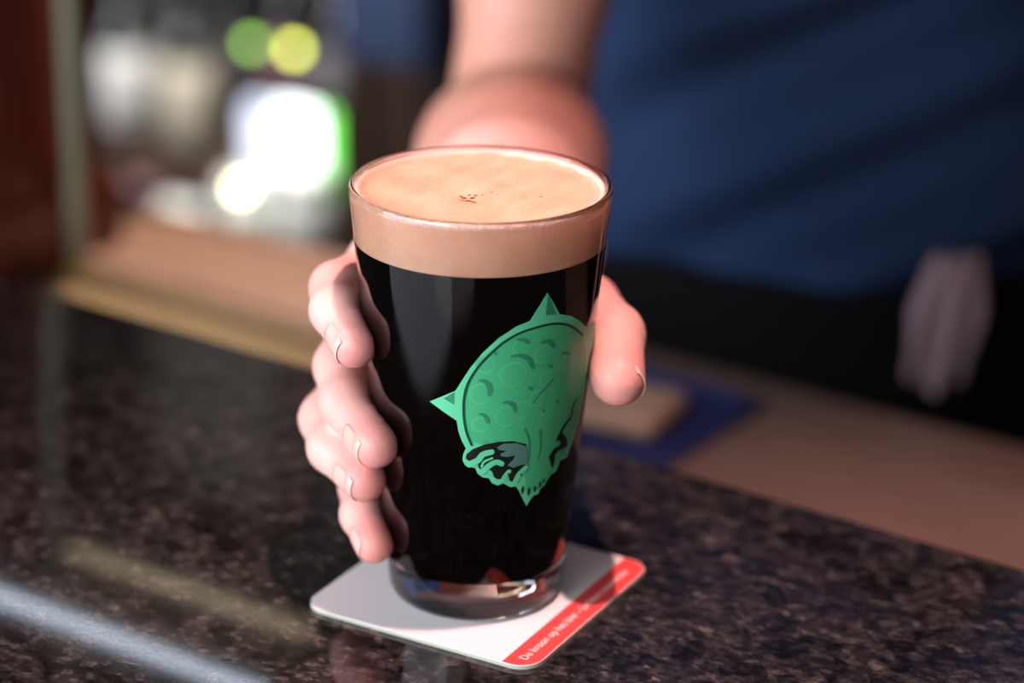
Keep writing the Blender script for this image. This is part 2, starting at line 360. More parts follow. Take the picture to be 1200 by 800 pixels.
obj('bracket', box(-0.006, 0.004, -0.045, 0.086, -0.008, 0.016, 0.002), 'black_metal', tl)
tag(tl, 'pair of thin tube lamps fixed to the mahogany pillar, mirrored in the granite', 'lamp')

def bottle(name, base, h, r, glass, cap, lab, label, grp='bottles and jars on the back shelves', neck=0.32):
    o = obj(name, lathe([(0, 0.002), (r*0.7, 0), (r*0.95, 0.003), (r, 0.01), (r, h*0.52), (r*0.92, h*0.60), (r*neck+0.002, h*0.74), (r*neck, h*0.80), (r*neck, h*0.95), (r*neck*1.15, h*0.955), (r*neck*1.15, h*0.975), (0, h*0.975)], 32), glass, loc=base, rotz=BAR_ROT)
    if lab: obj('paper_label', lathe([(r+0.0005, h*0.12), (r+0.001, h*0.125), (r+0.001, h*0.48), (r+0.0005, h*0.485)], 32), lab, o)
    obj('cap', lathe([(r*neck*1.25, h*0.93), (r*neck*1.3, h*0.94), (r*neck*1.3, h*0.995), (r*neck*1.1, h), (0, h)], 24), cap, o)
    return tag(o, label, 'bottle', grp)
def jar(name, base, h, r, body, cap, label, cat='jar', grp='bottles and jars on the back shelves'):
    o = obj(name, lathe([(0, 0.002), (r*0.8, 0), (r*0.97, 0.004), (r, 0.012), (r, h*0.70), (r*0.93, h*0.80), (r*0.75, h*0.86), (0, h*0.86)], 32), body, loc=base, rotz=BAR_ROT)
    obj('lid', lathe([(0, h*0.85), (r*0.80, h*0.85), (r*0.82, h*0.865), (r*0.82, h*0.985), (r*0.78, h), (0, h)], 32), cap, o)
    return tag(o, label, cat, grp)
def goblet(name, base, h, r, label, grp='stemmed glasses on the middle shelf'):
    o = obj(name, lathe([(0, 0.001), (r*0.85, 0), (r*0.86, 0.003), (0.006, 0.010), (0.004, h*0.35), (r*0.4, h*0.42), (r*0.95, h*0.58), (r, h*0.72), (r*0.82, h), (r*0.78, h), (r*0.95, h*0.72), (r*0.9, h*0.59), (r*0.35, h*0.45), (0, h*0.44)], 32), 'clear_glass', loc=base, rotz=BAR_ROT)
    return tag(o, label, 'glass', grp)
SZ = FLOOR+0.585; MZ = FLOOR+0.690
jar('storage_jar', W(-1.195, 1.26, SZ), 0.130, 0.029, 'ceramic', 'cap_white', 'white ceramic jar with white lid below the warm glint')
jar('storage_jar', W(-1.109, 1.26, SZ), 0.154, 0.033, 'ceramic', 'cap_white', 'taller white ceramic jar with white lid at the end of the lower shelf')
jar('storage_jar', W(-1.30, 1.28, SZ), 0.075, 0.034, 'clear_glass', 'ceramic', 'short clear glass jar with pale lid on the lower shelf')
jar('storage_jar', W(-1.372, 1.30, SZ), 0.085, 0.026, 'clear_glass', 'label_pink', 'slim clear glass jar with pinkish lid on the lower shelf')
jar('storage_jar', W(-1.43, 1.27, SZ), 0.075, 0.026, 'amber_glass', 'ceramic', 'small amber jar with pale lid on the lower shelf')
bottle('bottle', W(-1.435, 1.34, MZ), 0.24, 0.031, 'clear_glass', 'steel', 'label_white', 'clear bottle with white label in front of the dark green bottle')
bottle('bottle', W(-1.341, 1.34, MZ), 0.24, 0.031, 'clear_glass', 'steel', 'label_cream', 'clear bottle with cream label between the dark green bottle and added glowing panel')
bottle('bottle', W(-1.50, 1.47, MZ), 0.26, 0.033, 'green_glass', 'black_metal', 'label_grey', 'dark green bottle with grey label behind the clear bottles')
bottle('bottle', W(-1.395, 1.49, MZ), 0.26, 0.033, 'amber_glass', 'steel', 'label_grey', 'brown bottle with grey label behind the clear bottles')
bottle('bottle', W(-1.30, 1.47, MZ), 0.27, 0.033, 'amber_glass', 'black_metal', 'label_pink', 'brown bottle with dull pink label behind the added glowing panel')
bottle('bottle', W(-1.21, 1.45, MZ), 0.27, 0.033, 'clear_glass', 'cap_white', 'label_grey', 'clear bottle with grey label and white cap behind the added glowing panel')
sg = empty('added_glow_panel', W(-1.160, 1.30, MZ), BAR_ROT)  # added glowing panel in place of two bright bottles
obj('added_glow_housing', box(-0.066, 0.066, 0.0, 0.04, 0.0, 0.112, 0.005), 'black_metal', sg, smooth=False)
obj('added_lit_panel', box(-0.016, 0.040, -0.004, 0.002, 0.018, 0.104, 0.008), 'glow_white', sg)
obj('added_lit_panel', box(-0.060, -0.018, -0.004, 0.002, 0.024, 0.100, 0.008), 'glow_blue', sg)
obj('added_lit_edge', box(0.043, 0.058, -0.004, 0.002, 0.012, 0.106, 0.006), 'glow_green', sg)
tag(sg, 'small glowing white panel with green edge standing in for two bright bottles', 'glow panel')
def glint_emitter(base, mt_, label):  # tiny added emitter that imitates a highlight on a bottle neck or cap
    o = empty('bottle_glint', base, BAR_ROT)
    obj('socket', lathe([(0, 0.0), (0.004, 0.0), (0.004, 0.012), (0, 0.012)], 16), 'black_metal', o)
    obj('glint_emitter', lathe([(0, -0.014), (0.004, -0.012), (0.0062, -0.007), (0.004, 0.0), (0, 0.0)], 20), mt_, o)
    obj('wire', tube([(0, 0, 0.012), (0, 0, 0.30)], 0.0012, 8), 'black_metal', o)
    return tag(o, label, 'fairy light', 'added bottle glints by the back shelves')  # no real fairy lights: added emitters standing in for bottle glints
glint_emitter(W(-1.187, 1.27, -0.232), 'glint_green', 'small green emitter added as a bottle glint above the added glowing panel')
glint_emitter(W(-1.129, 1.27, -0.229), 'glint_yellow', 'small yellow emitter added as a bottle glint above the added glowing panel')
glint_emitter(W(-1.164, 1.22, -0.374), 'glint_warm', 'small warm white emitter added as a bottle glint before the white jars')
bx_ = empty('storage_box', W(-0.912, 1.18, -0.188), BAR_ROT)
obj('box_body', box(-0.050, 0.050, -0.05, 0.055, 0.0, 0.20, 0.006), 'box_blue', bx_)
obj('lid', box(-0.053, 0.053, -0.053, 0.058, 0.18, 0.21, 0.004), 'box_dark', bx_)
for x in (-0.03, 0.03): obj('hook', tube([(x, 0.045, 0.20), (x, 0.050, 0.235), (x, 0.058, 0.235)], 0.003, 8), 'black_metal', bx_)
obj('handle_slot', box(-0.02, 0.02, -0.052, -0.048, 0.13, 0.145, 0.001), 'black_metal', bx_)
tag(bx_, 'dull blue storage box hung on the back bar cupboard door', 'box')

# spotlight over the glass, plus two added to brighten the counter and the shelves
def downlight(loc, power, label, col=(1.0, 0.80, 0.66), size=75):
    ks = empty('ceiling_spotlight', loc)
    obj('can', lathe([(0.034, -0.02), (0.036, -0.02), (0.040, 0.06), (0.030, 0.09), (0, 0.09), (0, 0.086), (0.028, 0.086), (0.037, 0.06)], 32), 'black_metal', ks)
    obj('lens', lathe([(0, 0.035), (0.026, 0.036), (0.030, 0.042), (0.026, 0.046), (0, 0.046)], 24), 'lamp_lens', ks)
    obj('stem', tube([(0, 0, 0.088), (0, 0, 0.185)], 0.008, 12), 'black_metal', ks)
    tag(ks, label, 'lamp', 'ceiling spotlights over the bar')
    ll = bpy.data.lights.new('spot_light', 'SPOT'); ll.energy = power; ll.color = col; ll.spot_size = math.radians(size); ll.spot_blend = 0.9; ll.shadow_soft_size = 0.02
    lo = bpy.data.objects.new('spot_light', ll); C.objects.link(lo); lo.parent = ks; lo.location = (0, 0, -0.025)
downlight(Vector((0.17, -0.12, 1.52)), 120, 'small black ceiling spotlight straight above the pint glass', (1.0, 0.57, 0.55), 40)
downlight(W(-0.62, 0.52, 1.52), 85, 'small black ceiling spotlight added to brighten the oak board and work counter', (1.0, 0.84, 0.70), 40)  # added lamp, brightens the left of the work counter
downlight(W(-1.30, 1.05, 1.52), 430, 'small black ceiling spotlight added to brighten the open shelves', (1.0, 0.93, 0.86), 44)  # extra lamp put in to lift the bottles and jars

# ------------------------------------------------------------------ coaster
CO = 0.0917
co = empty('coaster', (0.0016, -0.0004, 0.0), math.radians(60.4))
def rrect(x0, x1, y0, y1, r, n=10):
    pts = []
    for k, (cx, cy) in enumerate([(x1-r, y1-r), (x0+r, y1-r), (x0+r, y0+r), (x1-r, y0+r)]):
        for i in range(n+1):
            a = k*PI/2 + i*PI/2/n; pts.append((cx+r*math.cos(a), cy+r*math.sin(a)))
    return pts
def prism(pts, z0, z1):
    bm = bmesh.new(); a = [bm.verts.new((x, y, z0)) for x, y in pts]; b = [bm.verts.new((x, y, z1)) for x, y in pts]; n = len(pts)
    bm.faces.new(a[::-1]); bm.faces.new(b)
    for k in range(n): bm.faces.new((a[k], a[(k+1) % n], b[(k+1) % n], b[k]))
    return bm
hc = CO/2; full = rrect(-hc, hc, -hc, hc, 0.0085)
obj('card_body', prism(full, 0.0, 0.0012), 'card_edge', co, smooth=False)
obj('white_face', prism(full, 0.0012, 0.0015), 'card', co, smooth=False)
inset = rrect(-hc+0.0003, hc-0.0003, -hc+0.0003, hc-0.0003, 0.0083)
cut = -0.0345; lo_ = [p for p in inset if p[1] <= cut]
xs = max(p[0] for p in inset); lo_.sort(key=lambda p: math.atan2(p[1]+0.036, p[0]))
strip = [(-xs, cut)] + [p for p in inset[22:44] if p[1] < cut] + [(xs, cut)]
sr = obj('red_stripe', prism(strip, 0.0015, 0.00156), 'card_red', co, smooth=False); sr['label'] = 'red stripe with white lettering'
fc = bpy.data.curves.new('lettering', 'FONT'); fc.body = 'De kroon op het bier - La bière couronnée'; fc.size = 0.0045; fc.resolution_u = 3; fc.extrude = 0.00001
fo = bpy.data.objects.new('lettering_curve', fc); C.objects.link(fo)
bpy.context.view_layer.update()
tm = bpy.data.meshes.new_from_object(fo.evaluated_get(bpy.context.evaluated_depsgraph_get())); bpy.data.objects.remove(fo)
xv = [v.co.x for v in tm.vertices]; k = 0.0768/(max(xv)-min(xv))
for v in tm.vertices: v.co = Vector(((v.co.x-min(xv))*k-0.0405, v.co.y*0.0046/0.0045-0.0412, v.co.z+0.00158))
obj('lettering', tm, 'card_white', sr, smooth=False)
tag(co, 'square white beer coaster with rounded corners and red lettered stripe under the glass', 'coaster')

# ------------------------------------------------------------------ pint glass with stout
RB, RT, GH = 0.0306, 0.0444, 0.150
def RG(z): return RB + (RT-RB)*z/GH
WALL = 0.0026; FZ = 0.0135
prof = [(0, 0.0018), (0.020, 0.0016), (0.0265, 0.0), (0.0285, 0.0002), (0.0300, 0.0012), (0.0310, 0.0035)]
prof += [(RG(z), z) for z in (0.008, 0.03, 0.06, 0.09, 0.12, 0.145, 0.1485)] + [(RT-0.0003, 0.1495), (RT-0.0011, 0.15), (RT-0.0019, 0.1496), (RT-0.0022, 0.1487)]
prof += [(RG(z)-WALL, z) for z in (0.146, 0.12, 0.09, 0.06, 0.03, 0.020)] + [(RG(0.016)-WALL-0.0012, 0.0165), (RG(0.014)-WALL-0.004, FZ+0.0005), (0.015, FZ), (0, FZ)]
gl = obj('pint_glass', lathe(prof, 160), 'glass', loc=(0, 0, 0.0015))
tag(gl, 'clear conical pint glass with green emblem, held on the coaster', 'glass')
e = 0.00015; ZB = 0.1305; ZF = 0.1478
bp = [(0, FZ-e), (0.015, FZ-e), (RG(0.014)-WALL-0.004+e, FZ+0.0005-e), (RG(0.016)-WALL-0.0012+e, 0.0165-e)] + [(RG(z)-WALL+e, z) for z in (0.020, 0.03, 0.06, 0.09, 0.12, ZB)] + [(0, ZB)]
beer = obj('stout_beer', lathe(bp, 160), 'stout', loc=(0, 0, 0.0015))
tag(beer, 'black stout with thick tan foam head filling the pint glass', 'beer')
# foam with a gently uneven top
rng = random.Random(3); bm = bmesh.new(); SEG = 160; rings = []
fp = [(RG(z)-WALL+e, z) for z in (ZB+0.0001, 0.135, 0.14, 0.144, ZF-0.0008)]
def ztop(r, a):
    x, y = r*math.cos(a), r*math.sin(a)
    d = 0.00035*math.sin(210*x+1.2)*math.cos(170*y) + 0.00022*math.sin(480*x-300*y) + 0.0011*(1-(r/0.042)**2)
    d += 0.0006*math.exp(-((r-0.0405)/0.0012)**2)
    q = math.hypot(x+0.004, y+0.0116); d -= 0.0014*math.exp(-(q/0.0030)**2)
    return ZF-0.0007+d
for r_, z_ in fp: rings.append([bm.verts.new((r_*math.cos(2*PI*k/SEG), r_*math.sin(2*PI*k/SEG), z_)) for k in range(SEG)])
rad = [RG(ZF)-WALL-0.0001] + [0.0410-0.0008*i for i in range(50)]
for r_ in rad: rings.append([bm.verts.new((r_*math.cos(2*PI*k/SEG), r_*math.sin(2*PI*k/SEG), ztop(r_, 2*PI*k/SEG))) for k in range(SEG)])
for a, b in zip(rings, rings[1:]):
    for k in range(SEG): bm.faces.new((a[k], a[(k+1) % SEG], b[(k+1) % SEG], b[k]))
bm.faces.new(rings[-1])
foam = obj('foam_head', bm, 'foam', beer); foam['label'] = 'tan foam head'
rin = RG(ZF)-WALL+e
fr_ = obj('froth_ring', lathe([(rin, ZF-0.0010), (rin+0.0001, ZF+0.0006), (rin-0.0004, ZF+0.0009), (rin-0.0011, ZF+0.0006), (rin-0.0017, ZF-0.0002), (rin-0.0020, ZF-0.0010)], 160), 'froth', beer); fr_['label'] = 'pale ring of froth along the rim'
bm = bmesh.new()
for dx, dy, r_ in [(0, 0, .0010), (.0014, .0018, .0008), (.0024, .0028, .0006), (-.0016, .0018, .0008), (-.0026, .0026, .0006), (-.0012, -.0022, .0008), (-.0024, -.0030, .0006), (.0013, -.0022, .0008), (.0020, -.0034, .0006), (.0003, .0035, .0005), (.0045, .003, .0004), (.0075, .006, .0004), (.0095, .004, .0004), (.024, .003, .0006)]:
    x, y = -0.004+dx, -0.0116+dy; mtx = Matrix.Translation((x, y, ztop(math.hypot(x, y), math.atan2(y, x))-0.0001)) @ Matrix.Diagonal((1.3, 1.0, 0.5, 1))
    bmesh.ops.create_uvsphere(bm, u_segments=10, v_segments=6, radius=r_, matrix=mtx)
fb = obj('bubble_cluster', bm, 'foam_bubble', foam); fb['label'] = 'small brown burst bubbles'

# printed emblem: drawn flat in millimetres (around the wall, up the wall) and wrapped on the cone
EM = {"outline":[[20.7,123.9],[15.5,114.8],[11.2,113.3],[6.0,109.6],[1.3,104.5],[-2.6,98.7],[-5.3,93.7],[-7.2,90.1],[-16.1,84.8],[-7.0,79.0],[-6.4,74.9],[-5.4,71.8],[-3.9,68.8],[-4.8,66.6],[-5.1,64.2],[-4.1,62.3],[-2.1,61.8],[-0.7,61.5],[0.2,59.3],[2.0,57.9],[4.1,57.6],[5.3,55.6],[7.3,54.6],[9.3,55.3],[10.8,54.3],[12.3,53.4],[14.0,53.6],[15.3,51.7],[16.8,48.8],[18.9,45.0],[20.1,46.8],[21.7,48.4],[23.7,48.7],[24.6,50.4],[26.7,51.4],[27.1,54.6],[29.1,54.4],[31.7,54.9],[33.6,58.5],[38.1,58.0],[39.6,60.8],[43,66],[46.5,74],[48.5,82],[48.7,92],[57,97],[48.5,105],[40.8,105.7],[36.0,109.6],[31.1,112.9],[26.0,115.0]],"spike_top":[[21.0,123.2],[20.7,115.8],[24.8,115.2]],"spike_left":[[-11.2,86.8],[-7.5,89.6],[-7.7,84.8]],"inner":[[-2.0,71.4],[-3.8,76.2],[-4.6,82.6],[-4.4,88.0],[-2.8,93.9],[0.1,99.5],[4.4,105.0],[8.7,108.9],[14.0,111.4],[20.8,112.3],[26.3,111.5],[31.7,108.9],[38.9,103.4],[43,97],[45,88],[44.5,78],[42,70],[38,64],[26.6,51.8],[22.8,50.1],[18.4,51.6],[16.6,60.8],[16.6,68.4],[11.2,70.9],[6.2,71.3],[1.4,70.4]],"ring":[[-2.0,70.3],[-3.7,75.1],[-4.6,81.5],[-4.4,88.0],[-2.9,93.9],[0.1,99.5],[4.4,105.0],[8.7,108.9],[14.0,111.4],[20.8,112.3],[26.3,111.5],[31.7,108.9],[38.9,103.4]],"crescents":[[[9.8,102.6],[12.9,102.7],[15.8,100.8],[17.5,96.9]],[[0.0,94.4],[2.2,93.9],[3.6,91.3],[3.5,88.5]],[[7.8,85.9],[10.1,85.7],[12.0,83.7],[12.4,81.8]],[[0.2,82.1],[1.8,81.5],[2.9,80.0],[3.4,78.4]],[[11.3,108.7],[14.0,108.1],[15.5,106.6]],[[4.8,104.7],[5.4,103.4]],[[16.2,90.3],[18.0,89.2]],[[19.5,106.2],[22.5,106.0],[25.0,103.1]],[[28.1,99.7],[30.0,100.0],[32.4,98.3]],[[23.0,97.5],[24.9,95.9]],[[16.4,90.6],[17.7,89.7]],[[22.3,80.9],[23.4,79.9]],[[27.5,83.0],[29.2,81.9]]],"scales":[[[11.0,95.9],4.6],[[0.8,89.3],3.9],[[9.3,80.6],3.9],[[0.7,77.9],3.0],[[2.1,100.0],3.2],[[13.2,105.7],3.0],[[21.0,101.9],3.4],[[30.0,95.9],3.0],[[22.8,92.1],3.0],[[20.2,85.8],3.2],[[27.2,79.0],2.8],[[14.8,82.3],3.4],[[23.7,76.7],2.8]],"veins":[[[25.4,91.5],[21.3,87.7],[18.4,84.2]],[[16.0,75.1],[17.7,70.9],[18.3,66.3],[17.6,58.6]],[[21.9,73.3],[22.7,67.9],[22.2,62.2]]],"mouth":[[-4.0,65.0],[-3.7,66.7],[-1.6,68.7],[2.3,70.5],[6.6,71.3],[11.9,71.1],[16.9,69.2],[18.0,61.5],[16.9,59.3],[14.9,59.1],[13.7,55.9],[12.5,55.5],[11.5,56.1],[11.2,57.7],[9.3,56.9],[7.0,57.1],[5.9,57.9],[5.1,60.2],[2.9,61.7],[1.6,60.7],[0.4,61.7],[0.2,63.7],[-1.1,64.1],[-2.9,64.2]],"mouth_right":[[29.2,57.0],[27.0,62.0],[29.1,64.6],[31.6,64.5],[32.7,65.6],[30.0,68.2],[31.0,69.5],[33.4,68.8],[36.0,66.0],[37.0,62.9],[34.2,62.9],[31.7,62.8],[30.1,61.8],[30.2,58.9]],"squiggle":[[[30.7,67.6],[33.3,71.3],[37.5,74.1],[37.5,76.6],[39.4,79.8]]],"web":[[6.6,69.3],[8.8,70.5],[13.3,70.2],[17.3,68.2],[18.2,61.0],[16.0,61.6],[13.8,61.2],[12.7,60.9],[10.5,62.1],[12.7,64.3],[13.1,65.6],[10.4,65.3],[8.3,65.7],[7.7,66.6],[10.0,67.7],[7.3,68.2]],"lobes":[[[-2.7,62.9],[0.2,64.6],[1.9,66.8],[4.7,67.6],1.16],[[1.4,59.8],[4.2,62.6],[6.6,63.7],[8.4,62.9],1.07],[[1.5,62.2],[2.4,64.1],[5.0,65.3],0.43],[[9.1,56.7],[9.8,58.1],[11.1,59.7],0.91],[[13.7,55.4],[15.0,58.1],[17.3,60.2],1.07]],"dots":[[[6.7,61.4],0.9,0.55],[[16.6,51.8],0.5,1.5],[[19.2,50.7],0.5,1.6],[[21.7,51.1],0.45,1.2],[[23.9,52.3],0.5,1.2],[[25.5,53.4],0.4,0.9],[[15.7,57.8],0.4,0.4],[[11.0,58.7],0.4,0.4]]}
def on_glass(u, z, off):
    th = u/37.5; r = RG(z/1000)+off; return Vector((r*math.sin(th), -r*math.cos(th), z/1000))
def inside(p, poly):
    c = False; n = len(poly)
    for i in range(n):
        (x1, y1), (x2, y2) = poly[i], poly[i-1]
        if (y1 > p[1]) != (y2 > p[1]) and p[0] < (x2-x1)*(p[1]-y1)/(y2-y1)+x1: c = not c
    return c
def catmull(p, closed=False, n=6):
    out = []; m_ = len(p); rngk = range(m_ if closed else m_-1)
    for i in rngk:
        g = (lambda j: p[j % m_]) if closed else (lambda j: p[min(max(j, 0), m_-1)])
        a, b, c_, d = g(i-1), g(i), g(i+1), g(i+2)
        for q in range(n):
            t = q/n; out.append(tuple(0.5*((2*b[x])+(c_[x]-a[x])*t+(2*a[x]-5*b[x]+4*c_[x]-d[x])*t*t+(3*b[x]-a[x]-3*c_[x]+d[x])*t**3) for x in (0, 1)))
    if not closed: out.append(tuple(p[-1][:2]))
    return out
def sheet(bm, poly, off, step=1.8):
    poly = [tuple(p) for p in poly]; vs = []
    n = len(poly)
    for i in range(n):
        a, b = poly[i], poly[(i+1) % n]; k = max(1, int(math.hypot(b[0]-a[0], b[1]-a[1])/step))
        for q in range(k): vs.append((a[0]+(b[0]-a[0])*q/k, a[1]+(b[1]-a[1])*q/k))
    nb = len(vs); us = [p[0] for p in vs]; zs = [p[1] for p in vs]
    x = min(us)+step/2
    while x < max(us):
        y = min(zs)+step/2
        while y < max(zs):
            if inside((x, y), vs[:nb]): vs.append((x, y))
            y += step
        x += step
    r = delaunay_2d_cdt([Vector(v) for v in vs], [], [list(range(nb))], 1, 1e-5)
    nv = [bm.verts.new(on_glass(v.x, v.y, off)) for v in r[0]]
    for f in r[2]:
        try: bm.faces.new([nv[i] for i in f])
        except ValueError: pass
def stroke(pts, w0, w1=None, n=5):
    p = catmull(pts, n=n); w1 = w0 if w1 is None else w1; Lf, Rt = [], []; m_ = len(p)
    for i in range(m_):
        a, b = p[max(i-1, 0)], p[min(i+1, m_-1)]; d = (b[0]-a[0], b[1]-a[1]); l = math.hypot(*d) or 1; nx, ny = -d[1]/l, d[0]/l
        f = i/(m_-1); ww = w0*(1-f)+w1*f
        Lf.append((p[i][0]+nx*ww, p[i][1]+ny*ww)); Rt.append((p[i][0]-nx*ww, p[i][1]-ny*ww))
    def cap(c, frm, k=5):
        a0 = math.atan2(frm[1]-c[1], frm[0]-c[0]); rr_ = math.hypot(frm[0]-c[0], frm[1]-c[1])
        return [(c[0]+rr_*math.cos(a0-PI*(j+1)/(k+1)), c[1]+rr_*math.sin(a0-PI*(j+1)/(k+1))) for j in range(k)]
    return Lf + cap(p[-1], Lf[-1]) + Rt[::-1] + cap(p[0], Rt[0])
def crescent(pts, wmax):
    p = catmull(pts, n=6); Lf, Rt = [], []; m_ = len(p)
    for i in range(m_):
        a, b = p[max(i-1, 0)], p[min(i+1, m_-1)]; d = (b[0]-a[0], b[1]-a[1]); l = math.hypot(*d) or 1; nx, ny = -d[1]/l, d[0]/l
        f = i/(m_-1); ww = wmax*math.sqrt(max(0.02, math.sin(PI*(0.05+0.9*f))))*(0.7+0.3*f)
        Lf.append((p[i][0]+nx*ww, p[i][1]+ny*ww)); Rt.append((p[i][0]-nx*ww, p[i][1]-ny*ww))
    return Lf + Rt[::-1]
def disc(c, a, b, n=24): return [(c[0]+a*math.cos(2*PI*k/n), c[1]+b*math.sin(2*PI*k/n)) for k in range(n)]
O1 = 0.00006
def layer(name, polys, level, material, parent):
    bm = bmesh.new()
    for p in polys: sheet(bm, p, O1*(level+1))
    return obj(name, bm, material, parent)
em = layer('emblem', [EM['outline']], 0, 'print_light', gl); em['label'] = 'green horned shell emblem printed on the glass'
for sp_ in ('spike_top', 'spike_left'): layer('horn_shade', [EM[sp_]], 1, 'print_shade', em)
layer('shell', [EM['inner']], 1, 'print_green', em)
layer('scale_ring', [disc(c_, r_, r_) for c_, r_ in EM['scales']], 2, 'print_scale', em)
layer('scale_dish', [disc(c_, r_-0.7, r_-0.7) for c_, r_ in EM['scales']], 3, 'print_green', em)
layer('scale_crescent', [crescent(p, min(0.95, 0.28+0.10*math.hypot(p[-1][0]-p[0][0], p[-1][1]-p[0][1]))) for p in EM['crescents']], 4, 'print_shade', em)
layer('rim_line', [stroke(EM['ring'], 0.42)], 4, 'print_line', em)
layer('vein', [stroke(p, 0.30, 0.2) for p in EM['veins']], 4, 'print_shade', em)
layer('mouth', [EM['mouth'], EM['mouth_right'], stroke(EM['squiggle'][0], 0.8, 0.35)], 3, 'print_black', em)
layer('web', [EM['web']], 4, 'print_teal', em)
layer('drip', [stroke(l[:-1], l[-1], l[-1]*0.9) for l in EM['lobes']], 5, 'print_light', em)
layer('dark_drop', [disc(c_, a, b) for c_, a, b in EM['dots']], 6, 'print_black', em)

# ------------------------------------------------------------------ the bartender
MCP = {'index': (-.033, .062, .101), 'middle': (-.036, .066, .092), 'ring': (-.034, .066, .072), 'pinky': (-.026, .060, .053)}
FING = {
 'index':  ([(-.0498, .022, .1050), (-.0490, .002, .1042), (-.0422, -.0175, .0992)], (.0105, .0092, .0086, .0074)),
 'middle': ([(-.0486, .022, .0757), (-.0458, .000, .0710), (-.0350, -.0245, .0660)], (.0105, .0095, .0088, .0078)),
 'ring':   ([(-.0542, .022, .0555), (-.0507, .002, .0528), (-.0392, -.0165, .0492)], (.0100, .0092, .0084, .0074)),
 'pinky':  ([(-.0415, .018, .0310), (-.0405, -.001, .0285), (-.0358, -.0165, .0247)], (.0088, .0078, .0072, .0063)),
 'thumb':  ([(.0390, .052, .0880), (.0462, .012, .0925), (.0478, -.012, .0860)], (.0150, .0120, .0112, .0090)),
}
WR = (.014, .118, .084)
fld = Field((-.085, -.05, .005), (.115, .65, .40), 0.0016)
for f, p in MCP.items(): fld.chain([p, WR], (.0125, .021), k=0.012)
fld.chain([MCP['index'], MCP['middle'], MCP['ring'], MCP['pinky']], (.0122, .0125, .0122, .0112), k=0.008)
fld.ell((.0, .085, .08), (.034, .022, .034), k=0.015)
CMC = (.020, .092, .080)
fld.chain([WR, CMC], (.022, .018), k=0.012)
fld.chain([(.003, .124, .085), (.024, .124, .085)], (.0235, .0225), k=0.01)
fld.chain([(.012, .125, .086), (.011, .175, .088), (.010, .24, .080), (.011, .30, .066), (.013, .350, .054)], (.026, .032, .0360, .0375, .037), k_in=0.015, k=0.02)
fld.chain([(.016, .22, .086), (.020, .29, .074), (.018, .345, .062)], (.026, .030, .029), k=0.03)
fld.chain([(.016, .368, .050), (.027, .408, .135), (.036, .49, .24), (.042, .58, .33)], (.035, .0340, .045, .058), k_in=0.02, k=0.007)
for f, (p, r) in FING.items():
    fld.chain(([MCP[f]] if f != 'thumb' else [CMC])+p, (r[0],)+r[1:] if f != 'thumb' else (.0165,)+r[:3] if len(r) == 3 else r, k_in=0.0035, k=0.0035 if f != 'thumb' else 0.006)
    # fuller finger pad towards the glass
    a, b = np.array(p[1]), np.array(p[2]); mid = a*0.35+b*0.65; ax = np.array([0, 0, mid[2]]); inn = (ax-mid); inn /= np.linalg.norm(inn)
    q = mid+inn*0.0016; fld.chain([q, b+inn*0.0008], (r[-1]*0.98, r[-1]*0.92), k=0.003)
# the glass presses the pads and palm flat
X = fld.grid((slice(None),)*3); sl = fld.win((-.085, -.05, .005), (.085, .075, .16)); X = fld.grid(sl)
gd = np.sqrt(X[0]**2+X[1]**2) - (RB+(RT-RB)*(X[2]-0.0015)/GH)
fld.F[sl] = np.maximum(fld.F[sl], (0.0002-gd).astype(np.float32))
VA, QA = fld.surface(); del fld

# rest of the body at a coarser grain, in bar coordinates
def to_bar(p): return (p[0]*TX+p[1]*TY, p[0]*NX+p[1]*NY, p[2])
def from_bar(V): return np.stack([V[:, 0]*TX+V[:, 1]*NX, V[:, 0]*TY+V[:, 1]*NY, V[:, 2]], 1)
TC = -0.175
TZ = [-.30, -.20, -.05, .10, .25, .34, .40, .44]
TA = [.150, .150, .138, .142, .160, .155, .100, .062]
TB = [.112, .112, .102, .108, .116, .090, .066, .058]
TS = [.635, .632, .628, .615, .600, .590, .590, .585]
TW = [25, 25, 32, 52, 68, 68, 68, 68]   # chest turned with the reaching arm
def torso(fd, grow=0.0, zlo=-9, zhi=9, k=0.02, folds=0.0):
    X = fd.grid((slice(None),)*3); z = X[2]
    a = np.interp(z, TZ, TA)+grow; b = np.interp(z, TZ, TB)+grow; s0 = np.interp(z, TZ, TS)
    CT, ST = np.cos(np.radians(np.interp(z, TZ, TW))), np.sin(np.radians(np.interp(z, TZ, TW))); du, dv = X[0]-TC, X[1]-s0; q = np.sqrt(((du*CT+dv*ST)/a)**2+((dv*CT-du*ST)/b)**2); g = (q-1)*np.minimum(a, b)
    g = np.maximum(g, np.maximum(max(zlo, -.30)-z, z-min(zhi, .44)))
    fd.F[...] = smin(fd.F, g.astype(np.float32), k)
RS = to_bar((.042, .58, .33)); LS = (0.0, .585, .33)
bf = Field((-.45, .38, -1.11), (.16, .84, .72), 0.009)
torso(bf)
bf.chain([LS, (.075, .62, .06), (.055, .545, -.17)], (.055, .044, .030), k_in=0.02, k=0.03)
bf.chain([(.055, .545, -.17), (.050, .525, -.235), (.045, .51, -.30)], (.030, .036, .020), k=0.015)
bf.chain([RS, (RS[0]+.05, RS[1]+.02, RS[2]+.01)], (.058, .06), k=0.03)
for x in (-.265, -.105):
    bf.chain([(x, .635, -.28), (x, .63, -.65), (x, .645, -1.04)], (.088, .058, .040), k_in=0.02, k=0.03)
    bf.chain([(x, .645, -1.065), (x, .505, -1.075)], (.036, .028), k=0.02)
HD = (TC, .555, .56)
bf.chain([(TC, .575, .40), (TC, .568, .52)], (.058, .055), k=0.02)
bf.ell((TC, .565, .585), (.076, .096, .105), k=0.02); bf.ell((TC, .53, .525), (.055, .065, .06), k=0.025)
bf.chain([(TC, .470, .585), (TC, .452, .553)], (.010, .014), k=0.012)
